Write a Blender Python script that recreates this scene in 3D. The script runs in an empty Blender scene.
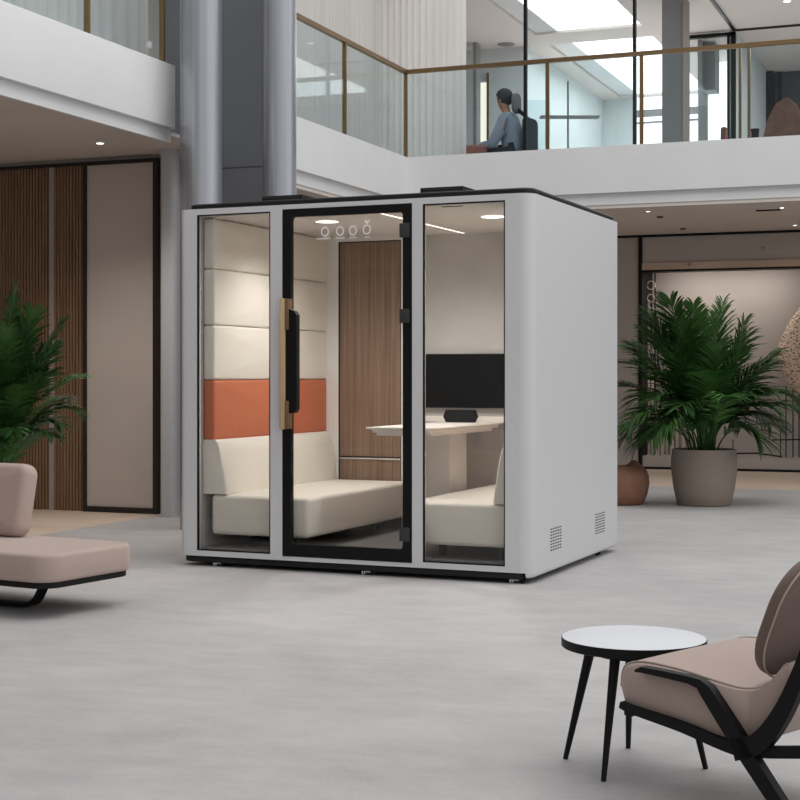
import bpy, bmesh, math, random
from mathutils import Vector, Matrix
random.seed(7)
PI = math.pi
C = bpy.context.scene.collection
# ------------------------------------------------------------ camera model
F, HY, EYE, A2 = 1510.0, 375.0, 1.22, 0.375
ca, sa = math.cos(A2), math.sin(A2)
def w2(cx, d): return (cx*ca - d*sa, cx*sa + d*ca)
def at_d(px, d): return w2((px-400)/F*d, d)
def on_Y(px, Y):
    k = (px-400)/F; d = Y/(k*sa+ca); x, y = w2(k*d, d); return x, d
def on_X(px, X):
    k = (px-400)/F; d = X/(k*ca-sa); x, y = w2(k*d, d); return y, d
def on_Z(px, py, z):
    d = (EYE-z)*F/(py-HY); return w2((px-400)/F*d, d)
def zat(py, d): return EYE + (HY-py)*d/F
# ------------------------------------------------------------ materials
def srgb(r, g=None, b=None):
    if g is None: g = b = r
    def f(c):
        c /= 255.0
        return c/12.92 if c <= .04045 else ((c+.055)/1.055)**2.4
    return (f(r), f(g), f(b), 1)
def newmat(name):
    m = bpy.data.materials.new(name); m.use_nodes = True
    nt = m.node_tree; b = nt.nodes['Principled BSDF']
    return m, nt, b
def mat(name, col, rough=.6, metal=0, spec=.5, noise=0, nscale=20, bump=0, bscale=200, stretch=(1,1,1), col2=None, sheen=0):
    m, nt, b = newmat(name)
    b.inputs['Base Color'].default_value = col
    b.inputs['Roughness'].default_value = rough
    b.inputs['Metallic'].default_value = metal
    b.inputs['Specular IOR Level'].default_value = spec
    if sheen: b.inputs['Sheen Weight'].default_value = sheen
    tc = nt.nodes.new('ShaderNodeTexCoord'); mp = nt.nodes.new('ShaderNodeMapping')
    nt.links.new(tc.outputs['Object'], mp.inputs[0]); mp.inputs['Scale'].default_value = stretch
    if noise or col2:
        n = nt.nodes.new('ShaderNodeTexNoise'); n.inputs['Scale'].default_value = nscale; n.inputs['Detail'].default_value = 6
        nt.links.new(mp.outputs[0], n.inputs['Vector'])
        r = nt.nodes.new('ShaderNodeValToRGB')
        c2 = col2 if col2 else tuple(min(1, c*(1+noise)) for c in col[:3])+(1,)
        c1 = col if col2 else tuple(c*(1-noise) for c in col[:3])+(1,)
        r.color_ramp.elements[0].position = .3; r.color_ramp.elements[1].position = .7
        r.color_ramp.elements[0].color = c1; r.color_ramp.elements[1].color = c2
        nt.links.new(n.outputs['Fac'], r.inputs[0]); nt.links.new(r.outputs[0], b.inputs['Base Color'])
    if bump:
        n2 = nt.nodes.new('ShaderNodeTexNoise'); n2.inputs['Scale'].default_value = bscale; n2.inputs['Detail'].default_value = 4
        nt.links.new(mp.outputs[0], n2.inputs['Vector'])
        bp = nt.nodes.new('ShaderNodeBump'); bp.inputs['Strength'].default_value = bump; bp.inputs['Distance'].default_value = .01
        nt.links.new(n2.outputs['Fac'], bp.inputs['Height']); nt.links.new(bp.outputs[0], b.inputs['Normal'])
    return m
def emis(name, col, s):
    m, nt, b = newmat(name)
    b.inputs['Base Color'].default_value = col
    b.inputs['Emission Color'].default_value = col; b.inputs['Emission Strength'].default_value = s
    return m
def glass(name, tint=(.93,.95,.95,1), refl=1.0):
    m = bpy.data.materials.new(name); m.use_nodes = True; nt = m.node_tree
    for n in list(nt.nodes): nt.nodes.remove(n)
    o = nt.nodes.new('ShaderNodeOutputMaterial'); mx = nt.nodes.new('ShaderNodeMixShader')
    t = nt.nodes.new('ShaderNodeBsdfTransparent'); t.inputs[0].default_value = tint
    g = nt.nodes.new('ShaderNodeBsdfGlossy'); g.inputs['Roughness'].default_value = .02; g.inputs[0].default_value = (refl,refl,refl,1)
    lw = nt.nodes.new('ShaderNodeLayerWeight'); lw.inputs[0].default_value = .5
    pw = nt.nodes.new('ShaderNodeMath'); pw.operation = 'POWER'; pw.inputs[1].default_value = 5; nt.links.new(lw.outputs['Facing'], pw.inputs[0])
    fr = nt.nodes.new('ShaderNodeMath'); fr.operation = 'MULTIPLY_ADD'; fr.inputs[1].default_value = .6; fr.inputs[2].default_value = .025; nt.links.new(pw.outputs[0], fr.inputs[0])
    nt.links.new(fr.outputs[0], mx.inputs[0]); nt.links.new(t.outputs[0], mx.inputs[1]); nt.links.new(g.outputs[0], mx.inputs[2])
    nt.links.new(mx.outputs[0], o.inputs[0])
    return m
def curtain_mat(name, col, tr=.35):
    m = bpy.data.materials.new(name); m.use_nodes = True; nt = m.node_tree
    for n in list(nt.nodes): nt.nodes.remove(n)
    o = nt.nodes.new('ShaderNodeOutputMaterial'); mx = nt.nodes.new('ShaderNodeMixShader'); mx.inputs[0].default_value = tr
    d = nt.nodes.new('ShaderNodeBsdfDiffuse'); t = nt.nodes.new('ShaderNodeBsdfTranslucent')
    d.inputs[0].default_value = col; t.inputs[0].default_value = col
    nt.links.new(d.outputs[0], mx.inputs[1]); nt.links.new(t.outputs[0], mx.inputs[2]); nt.links.new(mx.outputs[0], o.inputs[0])
    return m
def wood_mat(name, c1, c2, c3, sc=(60,60,1.2), rough=.5, waves=0):
    m, nt, b = newmat(name)
    tc = nt.nodes.new('ShaderNodeTexCoord'); mp = nt.nodes.new('ShaderNodeMapping')
    nt.links.new(tc.outputs['Object'], mp.inputs[0]); mp.inputs['Scale'].default_value = sc
    n = nt.nodes.new('ShaderNodeTexNoise'); n.inputs['Scale'].default_value = 1; n.inputs['Detail'].default_value = 8; n.inputs['Roughness'].default_value = .65
    nt.links.new(mp.outputs[0], n.inputs['Vector'])
    r = nt.nodes.new('ShaderNodeValToRGB'); e = r.color_ramp.elements
    e[0].position = .3; e[0].color = c1; e[1].position = .72; e[1].color = c3
    k = e.new(.5); k.color = c2
    nt.links.new(n.outputs['Fac'], r.inputs[0]); nt.links.new(r.outputs[0], b.inputs['Base Color'])
    b.inputs['Roughness'].default_value = rough
    return m
def floor_mat(name, c1, c2, stretch):
    m, nt, b = newmat(name)
    tc = nt.nodes.new('ShaderNodeTexCoord')
    def noise(scale, st, det=8, rg=.6):
        mp = nt.nodes.new('ShaderNodeMapping'); mp.inputs['Scale'].default_value = st
        mp.inputs['Rotation'].default_value = (0,0,-A2)
        nt.links.new(tc.outputs['Object'], mp.inputs[0])
        n = nt.nodes.new('ShaderNodeTexNoise'); n.inputs['Scale'].default_value = scale; n.inputs['Detail'].default_value = det; n.inputs['Roughness'].default_value = rg
        nt.links.new(mp.outputs[0], n.inputs['Vector']); return n
    a = noise(1.0, stretch, 10, .7); d = noise(.9, (1,1,1), 5, .6); e = noise(90, (1,1,1), 2)
    def math_(op, x, y):
        q = nt.nodes.new('ShaderNodeMath'); q.operation = op
        for i, v in enumerate((x, y)):
            if isinstance(v, (int, float)): q.inputs[i].default_value = v
            else: nt.links.new(v, q.inputs[i])
        return q.outputs[0]
    s = math_('ADD', math_('MULTIPLY', a.outputs['Fac'], .40), math_('MULTIPLY', d.outputs['Fac'], .40))
    s = math_('ADD', s, math_('MULTIPLY', e.outputs['Fac'], .20))
    r = nt.nodes.new('ShaderNodeValToRGB'); el = r.color_ramp.elements
    el[0].position = .36; el[0].color = c1; el[1].position = .64; el[1].color = c2
    nt.links.new(s, r.inputs[0]); nt.links.new(r.outputs[0], b.inputs['Base Color'])
    b.inputs['Roughness'].default_value = .55; b.inputs['Specular IOR Level'].default_value = .3
    return m
M = {}
M['floor'] = floor_mat('grey_stone', srgb(165,163,163), srgb(196,193,192), (3.0,6,1))
M['tan'] = floor_mat('tan_stone', srgb(196,176,157), srgb(224,207,189), (1.5,6,1))
M['white'] = mat('white_plaster', srgb(228,228,228), .7, noise=.02, nscale=3)
M['ceil'] = mat('taupe_ceiling', srgb(214,205,198), .8, noise=.02, nscale=2)
M['upceil'] = mat('upper_ceiling', srgb(226,218,212), .8)
M['taupe'] = mat('taupe_plaster', srgb(180,171,165), .75, noise=.04, nscale=1.5)
M['panel'] = mat('cream_panel', srgb(194,184,177), .7, noise=.05, nscale=1.2)
M['black'] = mat('black_metal', srgb(13,13,13), .5, spec=.25)
M['blackframe'] = mat('dark_brown_metal', srgb(30,22,18), .4)
M['matteblack'] = mat('matte_black', srgb(18,18,18), .7, spec=.25, bump=.05)
M['slatwood'] = wood_mat('walnut_slats', srgb(104,78,58), srgb(126,97,74), srgb(146,116,90), (40,40,1.5))
M['slatback'] = mat('walnut_groove', srgb(34,23,17), .9)
M['strip'] = mat('pale_strip', srgb(160,148,140), .5)
M['column'] = mat('blue_grey_column', srgb(170,172,177), .28, metal=.7, noise=.16, nscale=1, stretch=(45,45,.15))
M['corepanel'] = mat('dark_grey_panel', srgb(122,126,133), .55, metal=0, noise=.04, nscale=2)
M['pilaster'] = mat('pale_grey_pilaster', srgb(188,190,193), .6, noise=.03)
M['brass'] = mat('brushed_brass', srgb(140,114,82), .35, metal=.85)
M['railglass'] = glass('rail_glass', (.89,.935,.945,1))
M['partglass'] = glass('partition_glass', (.95,.97,.97,1))
M['podglass'] = glass('pod_glass', (.955,.955,.95,1), .8)
M['curtain'] = curtain_mat('sheer_curtain', srgb(238,234,230), .35)
M['podshell'] = mat('pod_grey', srgb(216,216,217), .42, spec=.4)
M['podlid'] = mat('pod_lid_black', srgb(13,13,14), .35, spec=.4)
M['doorframe'] = mat('door_black', srgb(9,9,9), .5, spec=.25)
M['hinge'] = mat('hinge_charcoal', srgb(52,52,54), .4)
M['podin'] = mat('pod_inner_white', srgb(224,222,219), .7)
M['felt'] = mat('grey_felt', srgb(186,184,181), .9, noise=.05, nscale=5, bump=.2)
M['podceil'] = mat('pod_ceiling', srgb(206,202,198), .8)
M['carpet'] = mat('grey_carpet', srgb(120,118,116), .95, bump=.4, bscale=400)
M['cream'] = mat('cream_fabric', srgb(226,220,209), .85, sheen=.2, noise=.015, nscale=60, bump=.12, bscale=500)
M['orange'] = mat('terracotta_fabric', srgb(196,112,78), .85, noise=.03, nscale=40, bump=.12, bscale=500)
M['podwood'] = wood_mat('pod_walnut', srgb(98,77,62), srgb(132,107,88), srgb(158,133,113), (80,80,.9), .5)
M['handlewood'] = wood_mat('pale_ash', srgb(184,152,112), srgb(202,172,132), srgb(216,188,150), (90,90,3), .5)
M['handlebrown'] = mat('bronze_brown', srgb(120,90,62), .5)
M['tablewhite'] = mat('white_laminate', srgb(236,230,222), .4)
M['screen'] = mat('tv_screen', srgb(8,8,8), .35, spec=.15)
M['chrome'] = mat('chrome', srgb(210,212,215), .15, metal=1)
M['decal'] = mat('white_print', srgb(250,250,250), .6)
M['light'] = emis('lamp_diffuser', (1,.95,.88,1), 3)
M['led'] = emis('led_strip', (1,.93,.84,1), 1.6)
M['beige'] = mat('rose_beige_fabric', srgb(178,157,147), .8, sheen=.25, noise=.02, nscale=40, bump=.1, bscale=400)
M['shadedback'] = mat('rose_beige_fabric_shaded', srgb(112,93,84), .8, sheen=.15, noise=.02, nscale=40, bump=.1, bscale=400)  # same beige upholstery, albedo lowered to paint in shade on the armchair back
M['tabletop'] = mat('pale_tabletop', srgb(222,224,228), .45, noise=.015)
M['pot'] = mat('taupe_pot', srgb(146,133,122), .75, noise=.05, nscale=6, bump=.1)
M['soil'] = mat('soil', srgb(40,30,24), .95, bump=.6, bscale=60)
M['terracotta'] = mat('terracotta_clay', srgb(138,98,78), .8, noise=.1, nscale=8, bump=.2, bscale=80)
M['leaf'] = mat('palm_leaf', srgb(16,46,20), .4, col2=srgb(68,108,50), nscale=3, spec=.35)
M['leaf2'] = mat('palm_leaf_light', srgb(34,78,34), .5, col2=srgb(92,138,70), nscale=4, spec=.35)
M['stem'] = mat('palm_stem', srgb(44,70,34), .6)
M['coral'] = None
M['bamboo'] = mat('pale_bamboo', srgb(196,184,172), .6, noise=.12, nscale=20)
M['bulk'] = mat('bulkhead_tan', srgb(196,172,154), .7)
M['hair'] = mat('dark_hair', srgb(46,47,52), .7, bump=.4, bscale=80)
M['skin'] = mat('skin', srgb(176,130,108), .6)
M['sweater'] = mat('grey_blue_sweater', srgb(140,152,166), .9, bump=.3, bscale=150, noise=.06, nscale=30)
M['trouser'] = mat('charcoal_cloth', srgb(52,56,62), .9)
M['greyfab'] = mat('mid_grey_fabric', srgb(108,112,114), .8)
M['redbrown'] = mat('red_brown_leather', srgb(128,72,60), .6, noise=.1, nscale=10)
M['rust'] = mat('rust_plush', srgb(112,82,72), .95, noise=.2, nscale=9, bump=.6, bscale=20)
M['sky'] = emis('skylight_daylight', (.96,.98,1,1), 1.35)
M['winday'] = emis('window_daylight', (.97,.98,1,1), 1.15)
M['warmday'] = emis('warm_lit_window', (1,.93,.80,1), .9)
M['upwall'] = mat('upper_white_wall', srgb(212,217,217), .8)
M['upgrey'] = mat('upper_grey_post', srgb(140,140,140), .6)
M['uptaupe'] = mat('upper_taupe_post', srgb(150,143,138), .7)
M['smoke'] = mat('smoked_panel', srgb(66,72,80), .25, noise=.2, nscale=3)
def coral():
    m, nt, b = newmat('perforated_coral')
    tc = nt.nodes.new('ShaderNodeTexCoord'); v = nt.nodes.new('ShaderNodeTexVoronoi'); v.inputs['Scale'].default_value = 30
    nt.links.new(tc.outputs['Object'], v.inputs['Vector'])
    r = nt.nodes.new('ShaderNodeValToRGB'); r.color_ramp.elements[0].position = .22; r.color_ramp.elements[1].position = .36
    r.color_ramp.elements[0].color = srgb(92,66,54); r.color_ramp.elements[1].color = srgb(222,198,178)
    nt.links.new(v.outputs['Distance'], r.inputs[0]); nt.links.new(r.outputs[0], b.inputs['Base Color'])
    bp = nt.nodes.new('ShaderNodeBump'); bp.inputs['Strength'].default_value = .8; bp.inputs['Distance'].default_value = .03
    nt.links.new(v.outputs['Distance'], bp.inputs['Height']); nt.links.new(bp.outputs[0], b.inputs['Normal'])
    b.inputs['Roughness'].default_value = .8
    return m
M['coral'] = coral()
# ------------------------------------------------------------ mesh helpers
class MB:
    def __init__(s): s.v = []; s.f = []
    def add(s, vs, fs):
        o = len(s.v); s.v += [tuple(p) for p in vs]; s.f += [tuple(i+o for i in f) for f in fs]; return s
    def box(s, x0, x1, y0, y1, z0, z1):
        return s.add([(x0,y0,z0),(x1,y0,z0),(x1,y1,z0),(x0,y1,z0),(x0,y0,z1),(x1,y0,z1),(x1,y1,z1),(x0,y1,z1)],
            [(0,3,2,1),(4,5,6,7),(0,1,5,4),(1,2,6,5),(2,3,7,6),(3,0,4,7)])
    def bbox(s, x0, x1, y0, y1, z0, z1, r=.01, seg=3):
        bm = bmesh.new(); bmesh.ops.create_cube(bm, size=1)
        bmesh.ops.scale(bm, vec=(x1-x0, y1-y0, z1-z0), verts=bm.verts); bmesh.ops.translate(bm, vec=((x0+x1)/2,(y0+y1)/2,(z0+z1)/2), verts=bm.verts)
        bmesh.ops.bevel(bm, geom=list(bm.edges), offset=r, segments=seg, profile=.5, affect='EDGES')
        bm.verts.index_update(); s.add([v.co[:] for v in bm.verts], [[v.index for v in f.verts] for f in bm.faces]); bm.free(); return s
    def loft(s, rings, cap=True, closed=True):
        n = len(rings[0]); o = len(s.v)
        for r in rings: s.v += [tuple(p) for p in r]
        for i in range(len(rings)-1):
            for j in range(n if closed else n-1):
                a = o+i*n+j; b = o+i*n+(j+1) % n
                s.f.append((a, b, b+n, a+n))
        if cap:
            s.f.append(tuple(o+j for j in reversed(range(n)))); s.f.append(tuple(o+(len(rings)-1)*n+j for j in range(n)))
        return s
    def tube(s, pts, r, n=10, cap=True):
        pts = [Vector(p) for p in pts]; rr = r if isinstance(r, (list,tuple)) else [r]*len(pts)
        rings = []; up = None
        for i, p in enumerate(pts):
            t = (pts[min(i+1,len(pts)-1)]-pts[max(i-1,0)]).normalized()
            if up is None: up = Vector((0,0,1)) if abs(t.z) < .9 else Vector((1,0,0))
            a = t.cross(up).normalized(); b = a.cross(t).normalized(); up = b
            rings.append([p+(a*math.cos(2*PI*k/n)+b*math.sin(2*PI*k/n))*rr[i] for k in range(n)])
        return s.loft(rings, cap)
    def lathe(s, prof, cx=0, cy=0, n=40, cap=True):
        return s.loft([[(cx+r*math.cos(2*PI*k/n), cy+r*math.sin(2*PI*k/n), z) for k in range(n)] for r, z in prof], cap)
    def slab(s, hx, hy, z0, z1, rc, re, crown=0, ox=0, oy=0, n=8, seg=5, crown_b=0, bulge=0):
        rings = []
        def ring(inset, z):
            out = []
            for cxs, cys, a0 in ((1,1,0),(-1,1,90),(-1,-1,180),(1,-1,270)):
                for k in range(n+1):
                    a = math.radians(a0+90*k/n); rad = max(rc-inset, .0005)
                    X = hx-inset-rad; Y = hy-inset-rad
                    out.append((ox+cxs*X+rad*math.cos(a), oy+cys*Y+rad*math.sin(a), z))
            return out
        m = min(hx, hy)
        if crown_b:
            for k in (.9,.6,.3): rings.append(ring(re+(m-re)*k*.95, z0-crown_b*math.sqrt(max(0,1-(1-k if False else k)**2))))
        for k in range(seg+1):
            a = PI/2*k/seg; rings.append(ring(re*(1-math.sin(a)), z0+re*(1-math.cos(a))))
        if bulge: 
            for q in (.25,.5,.75): rings.append(ring(-bulge*math.sin(PI*q), z0+re+(z1-z0-2*re)*q))
        for k in range(seg+1):
            a = PI/2*k/seg; rings.append(ring(re*(1-math.cos(a)), z1-re+re*math.sin(a)))
        if crown:
            base = ring(re, z1)
            for k in (.06,.14,.26,.42,.6,.8,.97): rings.append([(ox+(p[0]-ox)*(1-k), oy+(p[1]-oy)*(1-k), z1+crown*(1-(1-k)**2)) for p in base])
        return s.loft(rings)
    def xf(s, mtx):
        s.v = [tuple(mtx @ Vector(p)) for p in s.v]; return s
    def build(s, name, material, parent=None, smooth=35, loc=None, rotz=0):
        me = bpy.data.meshes.new(name); me.from_pydata(s.v, [], s.f); me.validate()
        bm = bmesh.new(); bm.from_mesh(me); bmesh.ops.recalc_face_normals(bm, faces=bm.faces); bm.to_mesh(me); bm.free(); me.update()
        if smooth:
            for p in me.polygons: p.use_smooth = True
            me.set_sharp_from_angle(angle=math.radians(smooth))
        o = bpy.data.objects.new(name, me); C.objects.link(o)
        o.data.materials.append(material)
        if parent: o.parent = parent
        if loc is not None: o.location = loc; o.rotation_euler.z = rotz
        return o
def ribbon(mb, pts, wdt, th_axis):
    """bar of rectangular section: pts = [(p, half thickness)], swept; wdt along th_axis vector"""
    W = Vector(th_axis)*wdt/2; rings = []
    P = [Vector(p) for p, h in pts]
    for i, (p, h) in enumerate(pts):
        t = (P[min(i+1,len(P)-1)]-P[max(i-1,0)]).normalized(); nrm = t.cross(Vector(th_axis)).normalized()*h
        q = P[i]; rings.append([q+W+nrm, q-W+nrm, q-W-nrm, q+W-nrm])
    return mb.loft(rings)
def spline(pts, n=8):
    out = []; P = [Vector(p) for p in pts]
    for i in range(len(P)-1):
        p0 = P[max(i-1,0)]; p1 = P[i]; p2 = P[i+1]; p3 = P[min(i+2,len(P)-1)]
        for k in range(n):
            t = k/n
            out.append(.5*((2*p1)+(p2-p0)*t+(2*p0-5*p1+4*p2-p3)*t*t+(3*p1-p0-3*p2+p3)*t**3))
    out.append(P[-1]); return out
def tag(o, label=None, cat=None, group=None, kind=None):
    if label: o['label'] = label
    if cat: o['category'] = cat
    if group: o['group'] = group
    if kind: o['kind'] = kind
    return o
def empty(name, loc, rz=0, label=None, cat=None, group=None):
    o = bpy.data.objects.new(name, None); C.objects.link(o); o.location = loc; o.rotation_euler.z = rz
    o.empty_display_size = .1
    return tag(o, label, cat, group)
def struct(mb, name, m, parent=None, smooth=35, label=None):
    o = mb.build(name, m, parent, smooth)
    if parent is None: o['kind'] = 'structure'
    if label: o['label'] = label
    return o
def boolean(o, cutters):
    for c in cutters:
        md = o.modifiers.new('b', 'BOOLEAN'); md.operation = 'DIFFERENCE'; md.object = c; md.solver = 'EXACT'
    bpy.context.view_layer.update()
    dg = bpy.context.evaluated_depsgraph_get(); me = bpy.data.meshes.new_from_object(o.evaluated_get(dg))
    o.modifiers.clear(); old = o.data; o.data = me; me.name = old.name
    for p in me.polygons: p.use_smooth = True
    me.set_sharp_from_angle(angle=math.radians(30))
    for c in cutters: bpy.data.objects.remove(c)
# ============================================================ SETTING
CZ = 3.09; UF = 3.34; ST = 3.715; SL = 3.206; UC = 6.4
FX1, FX2, FY = -6.15, -6.26, 16.13
WLY, WRY = 11.55, 19.43
BX, BY = -6.77, 16.4
mb = MB(); mb.add([(BX,-6,0),(14,-6,0),(14,BY,0),(BX,BY,0)], [(0,1,2,3)])
struct(mb, 'floor', M['floor'])
mb = MB(); mb.add([(-14,-6,0),(BX,-6,0),(BX,BY,0),(-14,BY,0),(14,BY,0),(14,WRY+.1,0),(-14,WRY+.1,0)], [(0,1,2,3),(3,2,4,5,6)])
struct(mb, 'floor', M['tan'])
# left wall (faces the camera), walnut slats, cream sliding panel
mb = MB().box(-13, -6.62, WLY+.04, WLY+.3, 0, 3.16); wl = struct(mb, 'wall_left', M['taupe'])
X = lambda px: on_Y(px+1.6, WLY)[0]
def slats(x0, x1, name):
    b = MB().box(x0, x1, WLY+.024, WLY+.035, .0, 3.10).build('slat_backing', M['slatback'], wl)
    m = MB(); x = x0
    while x < x1-.02:
        m.box(x, min(x+.024, x1), WLY, WLY+.02, .0, 3.10); x += .033
    return m.build(name, M['slatwood'], wl, 0)
slats(-11.5, X(47.5), 'slat_cladding'); slats(X(52.5), X(83), 'slat_cladding')
MB().box(X(47.5), X(52.5), WLY-.005, WLY+.03, 0, 3.10).build('dividing_strip', M['strip'], wl)
MB().box(-11.5, X(158), WLY-.02, WLY+.04, 3.095, 3.125).build('head_trim', M['blackframe'], wl)
d1 = MB()
x0, x1 = X(83), X(156.8)
d1.box(x0, x0+.03, WLY-.03, WLY+.035, 0, 3.12).box(x1-.04, x1, WLY-.03, WLY+.035, 0, 3.12).box(x0+.03, x1-.04, WLY-.03, WLY+.035, 0, .05).box(x0+.03, x1-.04, WLY-.03, WLY+.035, 3.09, 3.12)
dr = struct(d1, 'door_1', M['blackframe'])
MB().box(x0+.03, x1-.04, WLY-.005, WLY+.02, .05, 3.09).build('door_panel', M['panel'], dr)
# core between the columns
cx0 = on_Y(166, 11.5)[0]; cx1 = on_Y(281, 11.45)[0]
c = MB().box(cx0, cx1, 11.45, 11.53, 0, 1.22+207.2*12.85/F-.006).box(cx0, cx1, 11.45, 11.53, 1.22+207.2*12.85/F+.006, 10).box(cx0+.01, cx1-.01, 11.46, 11.52, 2.9, 3.1)
struct(c, 'wall_core', M['corepanel'], smooth=0)
p0, p1 = on_Y(158.5, 11.3)[0], on_Y(174.5, 11.3)[0]
mb = MB().slab((p1-p0)/2, .07, 0, 3.16, .05, .001, ox=(p0+p1)/2, oy=11.37)
struct(mb, 'trim_1', M['pilaster'])
for px, d, r, lb in ((201, 12.0, .166, 'round blue-grey metallic column at the end of the left balcony'), (279.5, 12.3, .138, 'round blue-grey metallic column rising behind the pod, nearest the middle glass railing')):
    x, y = at_d(px, d)
    mb = MB().lathe([(r*1.0,0),(r,10)], 0, 0, 64)
    o = mb.build('round_column', M['column'], None, 35, (x,y,0)); tag(o, lb, 'column')
# left balcony slab
yend = on_X(178, FX1)[0]
def slabX(name, X, y0, y1, back, z0, z1, rr=.0):
    return MB().box(back, X, y0, y1, z0, z1)
mb = MB().slab(3.4, (yend+8)/2, SL, ST, .06, .004, ox=FX1-3.4, oy=(yend-8)/2)
bal = struct(mb, 'wall_balcony_left', M['white'])
mb = MB().box(FX1-.075, FX1-.05, -8, yend-.03, CZ+.01, SL); struct(mb, 'trim_2', M['white'])
mb = MB().box(-12.9, FX1-.06, -8, WLY+.3, 3.16, 3.19); struct(mb, 'ceiling_left', M['ceil'])
# middle and right slab
mb = MB().box(-9, FX2, 12.7, FY, SL, ST).box(-9, 13, FY, FY+.25, SL, ST)
struct(MB().box(-9,FX2-.02,12.7,FY,3.22,UF).box(-9,13,FY+.25,30,3.22,UF), 'floor_upper', M['white'], smooth=0)
struct(mb, 'wall_balcony_right', M['white'], smooth=0)
mb = MB().box(-8, FX2-.05, 12.65, FY+.05, 3.08, SL).box(-8, 13, FY+.05, FY+.3, 3.08, SL); struct(mb, 'trim_3', M['white'], smooth=0)
mb = MB().box(-9, FX2-.06, 12.61, WRY+.6, 3.04, 3.08).box(FX2-.06, 13, FY+.06, WRY+.6, 3.04, 3.08); struct(mb, 'ceiling_right', M['ceil'], smooth=0)
# right back wall with display niche
X = lambda px: on_Y(px, WRY)[0]
nx0 = X(642.5); NT = zat(269.5, 19.5)
mb = MB().box(-12, nx0-.05, WRY, WRY+.2, 0, 3.04)
struct(mb, 'wall_right', M['taupe'])
mb = MB().box(nx0, 13, WRY, WRY+.2, zat(262.5,19.5), 3.04); struct(mb, 'wall_header', M['taupe'])
mb = MB().box(nx0, 13, WRY-.03, WRY+.2, NT, zat(262.5,19.5)); struct(mb, 'trim_4', M['bulk'])
mb = MB().box(-12, 13, WRY-.03, WRY, 3.008, 3.038); struct(mb, 'trim_5', M['black'])
mb = MB().box(nx0-.05, nx0, WRY-.03, WRY+.7, 0, 3.008); struct(mb, 'trim_6', M['black'])
mb = MB().box(nx0, 13, WRY-.01, WRY+.2, NT-.025, NT); struct(mb, 'trim_7', M['black'])
mb = MB().box(nx0, 13, WRY+.62, WRY+.75, 0, 3); struct(mb, 'wall_niche', M['taupe'])
mb = MB().box(nx0, 13, WRY, WRY+.62, .03, .17); struct(mb, 'trim_8', M['taupe'])
mb = MB().box(nx0, 13, WRY-.02, WRY+.6, 0, .03); struct(mb, 'trim_9', M['black'])
mb = MB().box(nx0, 13, WRY+.2, WRY+.62, NT, NT+.1); struct(mb, 'ceiling_niche', M['taupe'])
# ============================================================ RAILINGS
RZ = 4.72
def railing(label, pts, posts, group='brass and glass balcony railings'):
    r = empty('glass_railing', (pts[0][0], pts[0][1], ST), 0, label, 'railing', None)
    o = Vector((pts[0][0], pts[0][1], ST))
    h = MB()
    for a, b in zip(pts[:-1], pts[1:]):
        A = Vector((a[0],a[1],RZ))-o; B = Vector((b[0],b[1],RZ))-o; t = (B-A).normalized(); n = Vector((-t.y,t.x,0))*.025; t2 = t*.02
        rings = [[p+n+Vector((0,0,-.045)), p+n, p-n, p-n+Vector((0,0,-.045))] for p in (A-t2, B+t2)]
        h.loft(rings)
        g = MB(); n2 = n*.24
        A0 = A-Vector((0,0,A.z)); B0 = B-Vector((0,0,B.z))
        g.loft([[p+n2+Vector((0,0,.0)), p+n2+Vector((0,0,RZ-ST-.045)), p-n2+Vector((0,0,RZ-ST-.045)), p-n2] for p in (A0+t*.03, B0-t*.03)])
        g.build('glass_pane', M['railglass'], r, 0)
    h.build('handrail', M['brass'], r)
    for x, y in posts:
        MB().box(x-.02-o.x, x+.02-o.x, y-.014-o.y, y+.014-o.y, 0, RZ-ST-.04).build('post', M['brass'], r)
    return r
xr = FX1-.06
railing('brass-posted glass railing on the left balcony above the walnut wall', [(xr, 2), (xr, yend-.12)], [(xr, on_X(87, xr)[0]), (xr, on_X(163.5, xr)[0]-.02)])
xr = FX2-.03; yr = FY+.03
pts = [(xr, 12.9), (xr, yr), (12.5, yr)]
posts = [(xr, on_X(344.5, xr)[0]), (xr, yr), ] + [(on_Y(p, yr)[0], yr) for p in (547.5, 641.5)]
railing('brass-posted glass railing turning the corner of the upper floor above the pod', pts, posts)
for px, yy in ((740, 17.3), (749, 17.0)):
    x = on_Y(px, yy)[0]
    o = MB().box(-.014,.014,-.02,.02,0,zat(47,on_Y(px,yy)[1])-UF).build('brass_post', M['brass'], None, 0, (x,yy,UF))
    tag(o, 'brass post behind the upper railing, %s of the close pair' % ('left' if px == 740 else 'right'), 'post')
# ============================================================ CURTAINS
def curtain(name, path, z0, z1, label, wl=.13, amp=.02):
    b = MB(); cols = []
    for a, c in zip(path[:-1], path[1:]):
        A = Vector((a[0],a[1],0)); B = Vector((c[0],c[1],0)); L = (B-A).length; t = (B-A)/L; n = Vector((-t.y,t.x,0))
        k = int(L/.014)
        for i in range(k):
            s = L*i/k
            ph = s/wl*2*PI + 1.4*math.sin(s*2.3+a[0]) + .9*math.sin(s*5.1)
            am = amp*(.65+.35*math.sin(s*3.7+1))
            cols.append((A+t*s, n, math.sin(ph)*am+.006*math.sin(ph*3.1)))
    o = cols[0][0].copy()
    zs = [z0, z0+(z1-z0)*.33, z0+(z1-z0)*.66, z1]
    V = []; 
    for p, n, q in cols:
        for j, z in enumerate(zs): 
            pp = p-o+n*q*(1.15-.1*j); V.append((pp.x, pp.y, z-z0))
    fs = [(i*4+j, (i+1)*4+j, (i+1)*4+j+1, i*4+j+1) for i in range(len(cols)-1) for j in range(3)]
    b.add(V, fs); ob = b.build(name, M['curtain'], None, 80, (o.x, o.y, z0))
    return tag(ob, label, 'curtain')
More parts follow.
